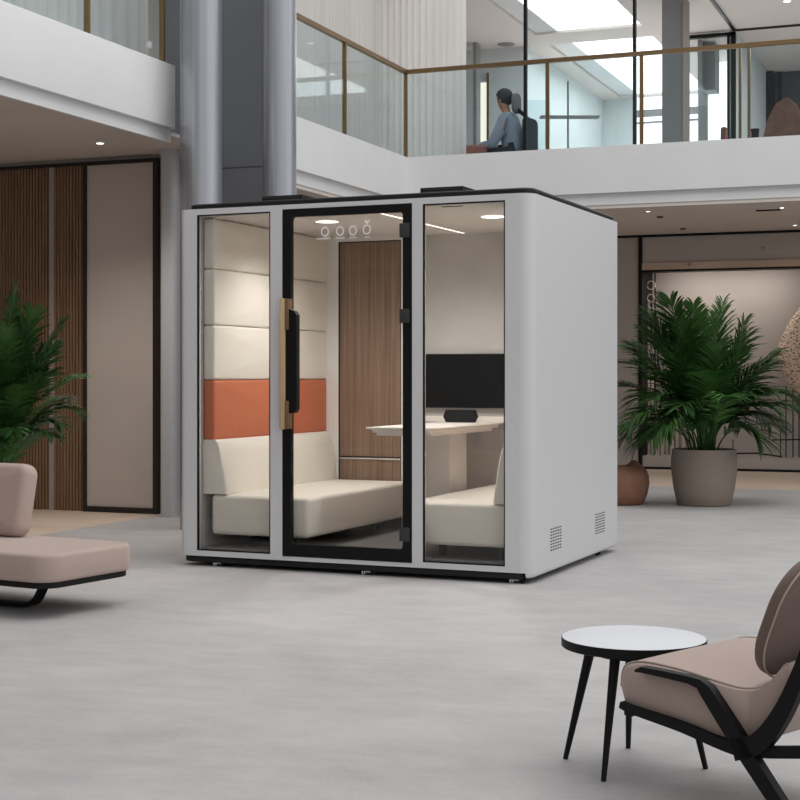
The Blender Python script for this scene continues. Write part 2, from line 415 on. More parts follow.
curtain('sheer_curtain', [(-6.75, 4.0), (-6.75, 11.3)], UF, UC, 'pale sheer pleated curtain hanging behind the left balcony railing', .16, .035)
cxR = on_Y(467, 16.95)[0]
curtain('sheer_curtain', [(-6.95, 12.7), (-6.95, 16.95), (cxR, 16.95)], UF, UC, 'cream sheer pleated curtain at the balcony corner above the pod', .085)
# ============================================================ UPPER ROOM
# ceiling with skylight wells (openings are real gaps with raised glazing)
def rects(mb, xs, z0, z1): 
    for x0, x1, y0, y1 in xs: mb.box(x0, x1, y0, y1, z0, z1)
    return mb
mb = MB(); rects(mb, [(-13,-6.52,16.2,30), (-6.52,-4.86,22.17,22.9), (-6.52,-4.86,27.7,30), (-4.86,13,17,30)], UC, UC+.12)
struct(mb, 'ceiling_upper', M['upceil'], smooth=0)
mb = MB(); rects(mb, [(-6.56,-6.5,16.5,27.7), (-4.86,-4.82,16.5,27.7)], UC+.12, UC+.5)
mb.box(-6.5,-6.17,16.5,27.7,UC+.035,UC+.10)
struct(mb, 'trim_10', M['white'], smooth=0)
for i, (y0, y1) in enumerate(((16.5,22.17),(22.9,27.7))):
    w = MB().box(-6.17,-4.86,y0,y1,UC+.04,UC+.08); struct(w, 'window_%d' % (i+1), M['sky'])
# soft ceiling on left for curtains: white
mb = MB().box(-13,-6.9,3,16.2,UC,UC+.1); struct(mb, 'ceiling_gallery', M['upceil'])
# far walls
xa = on_Y(467, 22.85)[0]-1.5; xb = on_Y(527, 22.85)[0]
mb = MB().box(xa, on_Y(479,22.85)[0], 22.85, 23, UF, UC).box(on_Y(487.5,22.85)[0], xb, 22.85, 23, UF, UC).box(on_Y(479,22.85)[0],on_Y(487.5,22.85)[0],22.85,23,zat(80,23.9),UC)
struct(mb, 'wall_gallery', M['upwall'], smooth=0)
w = MB().box(on_Y(479,22.85)[0],on_Y(487.5,22.85)[0],22.93,22.97,UF,zat(80,23.9)); ww = struct(w, 'window_3', M['warmday'])
MB().box(on_Y(486.5,22.8)[0],on_Y(488,22.8)[0],22.8,22.92,UF,zat(72,23.9)).build('mullion', M['brass'], ww)
mb = MB().box(on_Y(473,22.3)[0],on_Y(476.5,22.3)[0],22.3,22.5,UF,UC); struct(mb, 'trim_11', M['upgrey'])
FYW = 27.9
mb = MB().box(xb-.1, on_Y(637,FYW)[0], FYW, FYW+.15, UF, UC).box(xb-.15, xb-.02, 23.0, FYW, UF, UC)
struct(mb, 'wall_far', M['upwall'], smooth=0)
xw0, xw1 = on_Y(637,FYW)[0], on_Y(700,FYW)[0]
w = struct(MB().box(xw0, xw1, FYW, FYW+.06, UF, UC), 'window_4', M['winday'])
MB().box(xw0, xw1, FYW-.08, FYW-.01, zat(124.5,29), zat(118,29)).build('window_rail', M['upgrey'], w)
MB().box(xw0, xw1, FYW-.08, FYW-.01, zat(131,29), zat(129.5,29)).build('window_rail', M['upgrey'], w)
w = struct(MB().box(on_Y(556,FYW-.1)[0], on_Y(577,FYW-.1)[0], FYW-.06, FYW-.01, UF, zat(117,29)), 'window_5', M['winday'])
MB().box(on_Y(536,FYW-.1)[0], on_Y(545,FYW-.1)[0], FYW-.06, FYW-.01, zat(128,29), zat(85,29)).build('window_pane', M['winday'], w)
# square post of the upper room
Yp = 20.5; a, d_ = on_Y(662, Yp); b_, _ = on_Y(681, Yp)
struct(MB().box(a, b_, Yp, Yp+.5, UF, UC), 'trim_12', M['upgrey'])
struct(MB().box(b_, b_+.02, Yp+.03, on_X(689.5, b_+.02)[0], UF, UC), 'trim_13', M['uptaupe'], smooth=0)
# black framed glass booth
By = 22.9
bx = lambda px: on_Y(px, By)[0]
z_b0 = UF; zt = zat(31, 22.6)
fr = MB().box(bx(687), bx(688.8), By, By+.08, z_b0, zt).box(bx(727), bx(728.8), By, By+.08, z_b0, zt).box(bx(731), bx(735), By, By+.1, z_b0, zt).box(bx(687), bx(735), By, By+.1, zt-.05, zt).box(bx(687), bx(735), By, By+.08, zat(139.5,22.6), zat(138.5,22.6))
w6 = struct(fr, 'window_6', M['black'], smooth=0)
MB().box(bx(688.8), bx(731), By+.03, By+.045, z_b0, zt-.05).build('glass_pane', M['partglass'], w6, 0)
struct(MB().box(bx(687)-.2, -3.74, 25.2, 25.3, UF, UC), 'window_7', M['winday'])
struct(MB().box(*[on_Y(p,23.6)[0] for p in (700,715)], 23.6, 24, zat(89,23.4), UC).box(*[on_Y(p,23.6)[0] for p in (700,704)], 23.4, 23.6, zat(89,23.4), UC).box(*[on_Y(p,23.9)[0] for p in (698,707)], 23.9, 24, UF, UC), 'trim_14', M['upgrey'], smooth=0)
# white side wall right of booth (runs away from camera)
struct(MB().box(-3.72,-3.62,By+.12,26.4,UF,UC), 'wall_booth', M['upwall'])
struct(MB().box(-3.645,-3.60,18,By,UC-.03,UC), 'trim_15', M['blackframe'])
struct(MB().box(-3.60,10,By-.015,By+.015,UC-.03,UC), 'trim_16', M['blackframe'])
struct(MB().box(-3.62,10,26.4,26.55,UF,UC), 'wall_smoked', M['smoke'])
struct(MB().box(-3.62,-3.5,26.2,26.4,UF,UC-.02).box(-3.42,-3.38,26.3,26.4,UF,UC-.02), 'trim_17', M['black'], smooth=0)
mb = MB().box(13,13.2,-6,30,0,UC); 
# black mullions and glazing behind railing
xm = [on_Y(525.3, 16.75)[0], on_Y(634.5, 16.75)[0]]
w8 = struct(MB().box(xm[0]-.016,xm[0]+.016,16.73,16.79,UF,UC+1).box(xm[1]-.016,xm[1]+.016,16.73,16.79,UF,UC+.0), 'window_8', M['black'], smooth=0)
MB().box(xm[0]+.02, xm[1]-.02, 16.755, 16.767, UF, UC).build('glass_pane', M['partglass'], w8, 0)
# small ceiling fittings
def disc_light(name, x, y, z, r, label, cat, m, rim=M['white'], group=None, th=.012):
    e = empty(name, (x,y,z), 0, label, cat, group)
    MB().lathe([(r*1.18,-th),(r*1.25,0)], 0,0,28).build('rim', rim, e)
    MB().lathe([(r,-th-.002),(r,-th)], 0,0,28).build('diffuser', m, e)
    return e
x, y = on_Z(100, 142, CZ)[:2] if False else (0,0)
def ceilpt(px, py, z):
    d = (EYE-z)*F/(py-HY); return w2((px-400)/F*d, d)
x, y = ceilpt(100, 142, 3.16); disc_light('recessed_downlight', x, y, 3.16, .03, 'small round downlight in the left balcony soffit above the cream panel', 'ceiling light', M['light'])
for px, py, lb in ((648,210.5,'faint small downlight in the right soffit nearest the pod roof'), (795,224.5,'small bright downlight in the right soffit at the picture edge'), (782,206.8,'small bright downlight beside the black slot vent')):
    x, y = ceilpt(px, py, 3.04); disc_light('recessed_downlight', x, y, 3.04, .020, lb, 'ceiling light', M['light'])
x, y = ceilpt(768, 209.8, 3.04); o = MB().bbox(-.13,.13,-.03,.03,-.012,0,.003).build('slot_vent', M['black'], None, 35, (x,y,3.04)); tag(o, 'black rectangular slot vent in the right soffit', 'vent')
for px, py, lb in ((660,216.5,'tiny dark sprinkler head in the right soffit beside the pod'), (683,228.3,'tiny dark sprinkler head in the right soffit above the palm')):
    x, y = ceilpt(px, py, 3.04); o = MB().lathe([(.012,-.02),(.035,-.014),(.04,0)],0,0,16).build('sprinkler_head', M['hinge'], None, 35, (x,y,3.04)); tag(o, lb, 'sprinkler')
x, y = ceilpt(506, 44, UC); o = disc_light('ceiling_speaker', x, y, UC, .11, 'flat round fitting in the upper ceiling above the seated person', 'ceiling fitting', M['upgrey'], M['uptaupe'])
x, y = ceilpt(787, .5, UC); disc_light('recessed_downlight', x, y, UC, .05, 'small downlight in the upper taupe ceiling at the top right', 'ceiling light', M['light'])
for px, py in ((690,252.5),(763,238)):
    x, d = on_Y(px, WRY-.03); 
    o = MB().lathe([(.02,0),(.025,.02),(.01,.03)],0,0,12).xf(Matrix.Rotation(PI/2,4,'X')).build('wall_sensor', M['strip'], None, 35, (x, WRY-(.03 if px == 690 else 0), zat(248 if px==763 else 264.5, d)))
    tag(o, 'tiny round sensor on the %s' % ('tan ledge above the niche' if px == 690 else 'taupe header above the niche'), 'sensor')
# ============================================================ POD
PA = A2-.4086
u = (math.cos(.4086), -math.sin(.4086)); PW, PD = 2.3621, 1.90
ox, oy = w2(.7669-PW*u[0], 8.7611-PW*u[1])
pod = empty('meeting_pod', (ox, oy, 0), PA, 'light grey freestanding office meeting pod with glass front and black door', 'office pod')
ZB, ZT, ZC, ZF = .065, 2.28, 2.24, .10
bm = bmesh.new(); bmesh.ops.create_cube(bm, size=1); bmesh.ops.scale(bm, vec=(PW,PD,ZT-.032), verts=bm.verts); bmesh.ops.scale(bm, vec=((PW+.02)/PW,1,1), verts=bm.verts); bmesh.ops.translate(bm, vec=(PW/2-.01,PD/2,(ZT+.032)/2), verts=bm.verts)
ve = [e for e in bm.edges if abs(e.verts[0].co.z-e.verts[1].co.z) > 1]
vf = [e for e in ve if e.verts[0].co.x > 1 and e.verts[0].co.y < 1]; vo = [e for e in ve if e not in vf]
bmesh.ops.bevel(bm, geom=vf, offset=.085, segments=12, profile=.5, affect='EDGES')
vo = [e for e in bm.edges if abs(e.verts[0].co.z-e.verts[1].co.z) > 1 and ((e.verts[0].co.x < 0 and (e.verts[0].co.y < .001 or e.verts[0].co.y > PD-.001)) or (e.verts[0].co.x > PW-.001 and e.verts[0].co.y > PD-.001))]
bmesh.ops.bevel(bm, geom=vo, offset=.045, segments=8, profile=.5, affect='EDGES')
be = [e for e in bm.edges if all(v.co.z < .032+.01 for v in e.verts) and not (all(v.co.y < .001 for v in e.verts))]
bmesh.ops.bevel(bm, geom=be, offset=.03, segments=6, profile=.5, affect='EDGES')
me = bpy.data.meshes.new('shell'); bm.to_mesh(me); bm.free()
shell = bpy.data.objects.new('shell', me); C.objects.link(shell); me.materials.append(M['podshell']); 
def cut(*a): return MB().box(*a).build('cutter', M['podshell'], None, 0)
T = .045
boolean(shell, [cut(-.2, PW-.045, -.2, .8, -.1, ZB), cut(.09, PW-.09, T, PD-.13, ZF, ZC), cut(.112,.642,-.1,.2,.1,2.2425), cut(.7272,1.605,-.1,.2,.091,2.252), cut(1.675,2.195,-.1,.2,.1,2.2425)])
shell.parent = pod
MB().slab(PW/2-.012, PD/2-.04, ZT, ZT+.038, .075, .014, ox=PW/2, oy=PD/2).build('lid', M['podlid'], pod)
MB().slab(PW/2-.03, .39, .024, ZB-.001, .05, .010, ox=PW/2-.028, oy=.40).build('base', M['podlid'], pod)
# windows
for x0, x1 in ((.112,.642),(1.675,2.195)):
    z0, z1 = .10, 2.2425; g = .007
    f = MB().box(x0+.0004,x0+g,-.0004,.02,z0+.0004,z1-.0004).box(x1-g,x1-.0004,-.0004,.02,z0+.0004,z1-.0004).box(x0+g,x1-g,-.0004,.02,z0+.0004,z0+g).box(x0+g,x1-g,-.0004,.02,z1-g,z1-.0004).build('window_gasket', M['doorframe'], pod, 0)
    MB().box(x0+g,x1-g,.012,.020,z0+g,z1-g).build('window_glass', M['podglass'], f, 0)
# door
door_out = MB().bbox(.7292,1.603,-.004,.036,.093,2.250,.002,1).build('door', M['doorframe'], None)
c1 = MB().slab((1.546-.788)/2, (2.202-.17)/2, -.2, .3, .022, .0005, n=6, seg=1).xf(Matrix.Translation(((.788+1.546)/2, 0, (2.202+.17)/2)) @ Matrix.Rotation(PI/2,4,'X')).build('cutter', M['doorframe'], None, 0)
boolean(door_out, [c1]); door = door_out; door.parent = pod
MB().box(.78,1.553,.012,.020,.162,2.21).build('door_glass', M['podglass'], door, 0)
for zc in (2.09, 1.575, .262):
    MB().bbox(1.528,1.592,-.016,.03,zc-.042,zc+.042,.003,2).build('hinge', M['hinge'], door)
# handle: pale wood grip outside, bronze blocks and black inner pull
hd = MB().bbox(.738,.775,-.062,-.030,.884,1.694,.004,2).build('door_handle', M['handlewood'], door)
for za, zb_ in ((1.50,1.692),(.886,1.06)): MB().bbox(.7755,.800,-.062,-.004,za,zb_,.003,2).build('handle_bracket', M['handlebrown'], hd)
pr = [(.777,1.02),(.790,.985),(.835,.985),(.852,1.01),(.852,1.59),(.835,1.615),(.800,1.63),(.790,1.66),(.777,1.66)]
mbh = MB().loft([[(x,y,z) for x,z in pr] for y in (-.05,-.006)]); mbh.f = [tuple(reversed(f)) for f in mbh.f]; mbh.build('handle_backplate', M['doorframe'], hd, 30)
# printed marks on the door glass
dec = MB(); yy = .0105
def ring_mark(cx, cz, r0, r1, n=32):
    r0 -= .0015; r1 += .0018
    vs = []; 
    for k in range(n):
        a = 2*PI*k/n; vs += [(cx+r0*math.cos(a)*.9, yy, cz+r0*math.sin(a)), (cx+r1*math.cos(a)*.9, yy, cz+r1*math.sin(a))]
    for dy in (0,):
        dec.add(vs, [(2*k, 2*((k+1)%n), 2*((k+1)%n)+1, 2*k+1) for k in range(n)])
for k, (cx, wds) in enumerate(((1.017,.095),(1.121,.056),(1.208,.044),(1.301,.028))):
    dec = MB()
    ring_mark(cx, 2.103+.003*(k == 3), .0235, .0285)
    x = cx-wds/2-(.012 if k == 0 else 0); random.seed(k)
    while x < cx+wds/2-(.012 if k == 0 else 0):
        l = random.uniform(.004,.009); h = random.uniform(.008,.012)
        z = 2.056; dec.add([(x,yy,z),(x+l*.75,yy,z),(x+l*.75,yy,z+h),(x,yy,z+h)], [(0,1,2,3)]); x += l
    dec.build('printed_icon', M['decal'], door, 0)
dec = MB()
hx, hz = 1.303, 2.152
dec.add([(hx,yy,hz-.014),(hx+.018,yy,hz+.004),(hx+.015,yy,hz+.012),(hx+.007,yy,hz+.012),(hx,yy,hz+.007),(hx-.007,yy,hz+.012),(hx-.015,yy,hz+.012),(hx-.018,yy,hz+.004)], [(0,1,2,4),(2,3,4),(0,4,6,7),(4,5,6)])
dec.build('printed_heart', M['decal'], door, 0)
# vents on the right side
for t0, t1, z0, z1 in ((.338,.571,.155,.300),(1.307,1.549,.162,.305)):
    v = MB(); nr, nc = 8, 5
    for i in range(nr):
        for j in range(nc):
            yc = t0+(t1-t0)*(j+.5)/nc; zc = z0+(z1-z0)*(i+.5)/nr
            v.box(PW-.004, PW+.0006, yc-.017, yc+.017, zc-.0035, zc+.0035)
    v.build('vent_grille', M['doorframe'], pod, 0)
# interior linings
IX0, IX1, IY0, IY1 = .09, PW-.09, T, PD-.13
MB().box(IX0,IX1,IY0,IY1,ZC-.006,ZC-.001).build('ceiling_lining', M['podceil'], pod, 0)
MB().box(IX0,IX1,IY0,IY1,ZF,ZF+.012).build('carpet', M['carpet'], pod, 0)
for xa_ in (IX0, IX1-.008): MB().box(xa_,xa_+.008,IY0,IY1,ZF+.012,ZC-.006).build('side_lining', M['felt'], pod, 0)
MB().box(.83,IX1-.008,IY1-.012,IY1,ZF+.012,ZC-.006).build('rear_lining', M['felt'], pod, 0)
MB().box(IX0+.008,.274,IY1-.03,IY1,ZF+.012,ZC-.006).box(.782,.83,IY1-.03,IY1,ZF+.012,ZC-.006).box(.274,.782,IY1-.03,IY1,2.205,ZC-.006).build('rear_frame', M['podin'], pod, 0)
wp = MB().box(.284,.774,IY1-.018,IY1-.004,ZF+.012,2.197).build('wood_panel', M['podwood'], pod, 0)
MB().box(.274,.284,IY1-.022,IY1-.003,ZF+.012,2.205).box(.774,.782,IY1-.022,IY1-.003,ZF+.012,2.205).box(.284,.774,IY1-.022,IY1-.003,2.197,2.205).build('panel_gasket', M['doorframe'], wp, 0)
MB().box(.284,.774,IY1-.024,IY1-.018,.612,.622).build('shadow_line', M['doorframe'], wp, 0)
MB().box(.284,.774,IY1-.027,IY1-.018,.600,.612).build('metal_strip', M['chrome'], wp, 0)
# pod lights
for x, y in ((.744,.60),(1.854,.737)):
    MB().lathe([(.085,-.004),(.09,0)],0,0,32).xf(Matrix.Translation((x,y,ZC-.006))).build('downlight_rim', M['podin'], pod)
    MB().lathe([(.072,-.006),(.075,-.003)],0,0,32).xf(Matrix.Translation((x,y,ZC-.006))).build('downlight', M['light'], pod)
MB().box(1.262,1.276,.10,IY1-.03,ZC-.009,ZC-.006).build('led_strip', M['led'], pod, 0)
MB().box(1.76,1.89,.095,.11,ZC-.010,ZC-.006).build('air_vent', M['hinge'], pod, 0)
# wall cushions on the left wall
def pcush(z0, z1, m, name, side=0):
    b = MB().slab((IY1-.03-(IY0+.05))/2, (z1-z0)/2-.001, 0, .082, .02, .016, crown=.014, n=4)
    # local x -> pod y, local y -> z, local z -> +x
    R = Matrix(((0,0,1,IX0+.010),(1,0,0,(IY0+.05+IY1-.03)/2),(0,1,0,(z0+z1)/2),(0,0,0,1)))
    b.xf(R)
    if side: b.xf(Matrix.Translation((PW,0,0)) @ Matrix.Scale(-1,4,(1,0,0)))
    return b.build(name, m, pod, 50)
for s in (0,1):
    for z0, z1 in ((1.188,1.541),(1.541,1.905),(1.905,2.232)): pcush(z0, z1, M['cream'], 'wall_cushion', s)
    pcush(.80, 1.188, M['orange'], 'accent_cushion', s)
# TV, ledge, speaker bar
tv = MB().bbox(.93,1.63,IY1-.05,IY1-.014,.985,1.372,.004,2).build('monitor', M['doorframe'], pod)
MB().box(.938,1.622,IY1-.052,IY1-.0505,.996,1.364).build('monitor_screen', M['screen'], tv, 0)
MB().box(.95,IX1-.01,IY1-.06,IY1-.013,.885,.925).build('wall_ledge', M['tablewhite'], pod, 0)
# ---- benches (things inside the pod)
PM = Matrix.Translation((ox,oy,0)) @ Matrix.Rotation(PA,4,'Z')
def inpod(x, y, z): return PM @ Vector((x,y,z))
def bench(label, mirror):
    p = inpod(PW/2, 0, ZF+.012)
    r = empty('upholstered_bench', p, PA, label, 'bench', 'cream benches in the pod'); del r['group']
    sgn = -1 if mirror else 1; h0 = ZF+.012
    def X_(x): return (x-PW/2)*sgn
    y0, y1 = .09, IY1-.04
    def mk(b, name, m):
        if mirror: b.f = [tuple(reversed(f)) for f in b.f]
        return b.build(name, m, r, 50)
    xs0, xs1 = IX0+.07, .86
    b = MB().slab((xs1-xs0)/2, (y1-y0)/2, .195-h0, .450-h0, .03, .028, crown=.012)
    b.xf(Matrix.Translation(((xs0+xs1)/2-PW/2, (y0+y1)/2, 0)))
    if mirror: b.xf(Matrix.Scale(-1,4,(1,0,0)))
    mk(b, 'seat', M['cream'])
    # tapering back: profile in x,z swept along y
    prof = [(IX0+.012,.455),(IX0+.185,.455),(IX0+.182,.50),(IX0+.168,.60),(IX0+.148,.72),(IX0+.132,.78),(IX0+.11,.803),(IX0+.012,.803)]
    rings = []
    for yv, q in ((y0+.0,.92),(y0+.015,1),(y0+.4,1),(y1-.4,1),(y1-.015,1),(y1,.92)):
        rings.append([((IX0+.012+(x-IX0-.012)*q-PW/2)*sgn, yv, z-h0) for x, z in reversed(prof)])
    mk(MB().loft(rings), 'backrest', M['cream'])
    pl = MB()
    for lx in (xs0+.12, xs1-.2):
        for ly in (y0+.18, y1-.25): pl.box(*sorted(((lx-PW/2)*sgn, (lx+.03-PW/2)*sgn)), ly, ly+.05, 0, .197-h0)
        
    for k in range(0, len(pl.v), 8):
        q = MB(); q.add(pl.v[k:k+8], [(0,3,2,1),(4,5,6,7),(0,1,5,4),(1,2,6,5),(2,3,7,6),(3,0,4,7)]); q.build('leg', M['hinge'], r, 0)
    return r
bench('cream upholstered bench on the left inside the pod, under the terracotta cushion band', False)
bench('cream upholstered bench on the right inside the pod, below the monitor', True)
# ---- table in the pod
t = empty('pod_table', inpod(1.345, 1.0, ZF+.012), PA, 'white tapering table between the benches inside the pod', 'table')
h0 = ZF+.012
b = MB()
def rr(hx, y0, y1, z, r=.03, n=5):
    out = []
    for cx_, cy_, a0 in ((hx-r,y1-r,0),(-hx+r,y1-r,90),(-hx+r,y0+r,180),(hx-r,y0+r,270)):
        for k in range(n+1):
            a = math.radians(a0+90*k/n); out.append((cx_+r*math.cos(a), cy_+r*math.sin(a), z))
    return out
b.loft([rr(.205,-.57,.70,.852-h0), rr(.21,-.575,.70,.868-h0), rr(.24,-.60,.705,.878-h0), rr(.24,-.60,.705,.886-h0)])
b.build('table_top', M['tablewhite'], t)
MB().box(-.19,.19,-.52,.60,.832-h0,.852-h0).build('under_frame', M['tablewhite'], t, 0)
MB().bbox(-.11,.07,.10,.42,0,.833-h0,.006,2).build('pedestal', M['podin'], t)
MB().bbox(-.14,.10,.0,.52,0,.02,.004,2).build('foot_plate', M['tablewhite'], t)
# speaker bar
p = inpod(1.30, 1.60, .886)
s_ = MB()
pr = [(-.062,.012),(-.05,0),(.05,0),(.062,.012),(.062,.07),(.05,.088),(-.05,.088),(-.062,.07)]
s_.loft([[(x*.96*(2.02 if True else 1), y, z) for x,z in [(-.062,.04),(-.052,.004),(-.05,0),(.05,0),(.052,.004),(.062,.04),(.053,.084),(.05,.088),(-.05,.088),(-.053,.084)]] for y in (-.035,.035)])
s_.f = [tuple(reversed(f)) for f in s_.f]
sp = s_.build('conference_speaker', M['matteblack'], None, 30, p, PA); tag(sp, 'small black conference speaker bar on the pod table under the monitor', 'speaker')
# roof fan boxes
for px0, px1, py, lb in ((262,302,192.2,'low black ventilation box on the pod roof at left'), (420,463,184.3,'low black ventilation box on the pod roof at right')):
    x0 = .42 if px0 == 262 else 1.532; x1 = .711 if px0 == 262 else 1.817
    rb = empty('roof_vent_box', inpod(x0, .3, ZT+.038), PA, lb, 'vent box')
    MB().bbox(0,x1-x0,0,  .42,.0,.062,.004,2).build('housing', M['podlid'], rb)
    MB().box(.02,x1-x0-.02,-.002,0,.045,.052).box(.02,x1-x0-.02,-.002,0,.030,.037).build('front_slots', M['hinge'], rb, 0)
# casters
for x, y in ((.25,.05),(1.30,.04),(2.25,.05),(2.27,1.56),(.25,1.6)):
    w = MB().lathe([(.018,-.012),(.022,-.008),(.022,.008),(.018,.012)],0,0,20).xf(Matrix.Translation((x+.035,y,.0222)) @ Matrix.Rotation(PI/2,4,'X')).build('caster', M['matteblack'], pod)
    MB().bbox(x-.02,x+.02,y-.012,y+.012,.014,.04,.003,2).tube([(x-.035,y-.01,.002),(x-.035,y-.01,.032)],.007,10).tube([(x-.02,y-.012,.004),(x-.02,y-.012,.03)],.005,10).build('caster_bracket', M['chrome'], w)
# ============================================================ LEFT DAYBED
bx_, by_ = w2(-1.74, 7.45); rz = A2-math.radians(30)
L = 1.55
day = empty('lounge_daybed', (bx_, by_, 0), rz, 'rose-beige low lounge bench with cushioned back on black sled frame', 'lounge seat')
MB().slab(L/2+.01, .35, .185, .328, .12, .022, crown=.010, ox=-L/2-.010, oy=.345, bulge=.004, n=10).build('seat', M['beige'], day, 60)
MB().slab(L/2-.006, .335, .155, .186, .11, .006, ox=-L/2-.010, oy=.345, n=10).build('seat_frame', M['black'], day)
bk = MB().slab(.46, .200, 0, .12, .065, .045, crown=.02, crown_b=0, n=10, seg=6)
Rm = Matrix.Translation((-.635-.46, .60, .522)) @ Matrix.Rotation(math.radians(-11),4,'X') @ Matrix.Rotation(PI/2,4,'X')
bk.xf(Rm).build('backrest', M['beige'], day, 60)
for xx in (-.85,-1.2):
    ribbon(MB(), [((xx,.62,.17),.012),((xx,.66,.28),.012),((xx,.66,.46),.01)], .05, (1,0,0)).build('back_bracket', M['black'], day)
pts = spline([(-.27,.30,.165),(-.31,.30,.11),(-.355,.30,.045),(-.42,.30,.018),(-.55,.30,.013),(-1.0,.30,.013),(-1.15,.30,.018),(-1.22,.30,.05),(-1.26,.30,.12),(-1.30,.30,.165)], 6)
ribbon(MB(), [(p, .012 if 0 < i < len(pts) else .02) for i, p in enumerate(pts)], .055, (0,1,0)).build('sled_leg', M['black'], day, 50)
# ============================================================ SIDE TABLE
tx, ty = w2(.731, 4.72); TZ = .401
tb = empty('round_side_table', (tx, ty, 0), A2, 'round side table with pale top and black splayed legs beside the armchair', 'table')
tp = MB().lathe([(.222,TZ-.030),(.2255,TZ-.027),(.2255,TZ-.002),(.2245,TZ-.001)],0,0,72).build('table_rim', M['black'], tb)
MB().lathe([(.2235,TZ-.004),(.2235,TZ-.0006),(.222,TZ)],0,0,72).build('table_top', M['tabletop'], tb, 50)
MB().lathe([(.12,TZ-.055),(.13,TZ-.030)],0,0,40).build('under_plate', M['black'], tb)
for ang in (159,237,86,-11):
    a = math.radians(ang)
    MB().tube([(.135*math.cos(a),.135*math.sin(a),TZ-.032),(.22*math.cos(a),.22*math.sin(a),0.0)], [.0165,.008], 14).build('leg', M['black'], tb)
# ============================================================ ARMCHAIR   local: -x = back direction k, +y = near side
fx, fy = w2(.623, 4.28)
ac = empty('lounge_armchair', (fx, fy, 0), A2+math.radians(135), 'rose-beige low armchair with black angled frame beside the round side table', 'armchair')
def K(k, w, z): return (-k, -w, z)
# seat cushion: profile in k,z swept across width with rounded sides
top = [(-.005,.335),(.0,.380),(.02,.405),(.08,.418),(.20,.412),(.32,.396),(.40,.390),(.46,.405),(.50,.44),(.53,.475)]
bot = [(.57,.455),(.56,.38),(.52,.31),(.42,.245),(.25,.250),(.08,.275),(.01,.288)]
prof = spline([(x,0,z) for x,z in top+bot], 3)
cxm, czm = .27, .335
rings = []
Wd = .58
for wv, q in ((0,.86),(.006,.93),(.02,.985),(.04,1),(.16,1.01),(.29,1.015),(.42,1.01),(.54,1),(.56,.985),(.574,.93),(.58,.86)):
    rings.append([K(cxm+(p.x-cxm)*(1-(1-q)*.35), wv, czm+(p.z-czm)*q) for p in prof])
MB().loft(rings).build('seat', M['beige'], ac, 60)
# piping line along near top edge
for wv in (.012,.568):
    MB().tube([K(cxm+(p.x-cxm)*.995, wv, czm+(p.z-czm)*.972+.001) for p in prof[:28]], .0028, 6).build('piping', M['beige'], ac)
# backrest cushion
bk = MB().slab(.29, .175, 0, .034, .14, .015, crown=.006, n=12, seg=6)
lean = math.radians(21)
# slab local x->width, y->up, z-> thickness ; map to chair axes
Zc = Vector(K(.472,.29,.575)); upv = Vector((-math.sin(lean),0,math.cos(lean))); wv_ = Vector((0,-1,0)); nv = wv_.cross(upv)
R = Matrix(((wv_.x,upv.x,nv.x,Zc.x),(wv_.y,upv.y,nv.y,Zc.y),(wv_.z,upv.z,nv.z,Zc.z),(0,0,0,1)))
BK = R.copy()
bko = bk.xf(R @ Matrix.Translation((0,0,-.017))).build('backrest', M['shadedback'], ac, 60)
pp = []
for cxs, cys, a0 in ((1,1,0),(-1,1,90),(-1,-1,180),(1,-1,270)):
    for k in range(13):
        a = math.radians(a0+90*k/12); pp.append(R @ Vector((cxs*.14+.142*math.cos(a), cys*.035+.142*math.sin(a), .0)))
if True:
    q = min(([p+nv*.0155*g_ for p in pp] for g_ in (-1,1)), key=lambda l: l[0].x); MB().tube(q+[q[0]], .003, 6, cap=False).build('piping', M['beige'], bko)
# side frames
def frame(wv, name):
    k0 = .075 if name == 'near' else .05
    pts = [(K(k0,wv,.396),.003),(K(k0+.02,wv,.402),.008),(K(.17,wv,.400),.009),(K(.25,wv,.396),.010),(K(.285,wv,.390),.013),(K(.305,wv,.374),.019),(K(.36,wv,.308),.021),(K(.42,wv,.235),.022),(K(.62,wv,.0),.018)]
    ribbon(MB(), pts, .03, (0,1,0)).build('arm_and_leg', M['black'], ac, 40)
    p = spline([K(.39,wv,.232),K(.465,wv,.262),K(.53,wv,.345),K(.583,wv,.455),K(.62,wv,.56),K(.64,wv,.64)], 5)
    ribbon(MB(), [(q, .030-.018*i/(len(p)-1)) for i, q in enumerate(p)], .03, (0,1,0)).build('back_support', M['black'], ac, 50)
    wi = wv+(.012 if wv < 0 else -.012)
    p = spline([K(.012,wi,.290),K(.06,wi,.280),K(.22,wi,.260),K(.38,wi,.230),K(.47,wi,.236),K(.62,wi,.262)], 5)
    ribbon(MB(), [(q, .009+.006*min(1, i/12)) for i, q in enumerate(p)], .024, (0,1,0)).build('side_rail', M['black'], ac, 50)
frame(-.018, 'near'); frame(.598, 'far')
ribbon(MB(), [(K(.03,.0,.268),.009),(K(.03,.58,.268),.009)], .03, (1,0,0)).build('cross_rail', M['black'], ac, 0)
ribbon(MB(), [(K(.30,.03,.262),.009),(K(.30,.55,.262),.009)], .03, (1,0,0)).build('cross_rail', M['black'], ac, 0)
ribbon(MB(), [(K(.625,-.02,.62),.010),(K(.625,.60,.62),.010)], .03, (0,0,1)).build('cross_rail', M['black'], ac, 0)
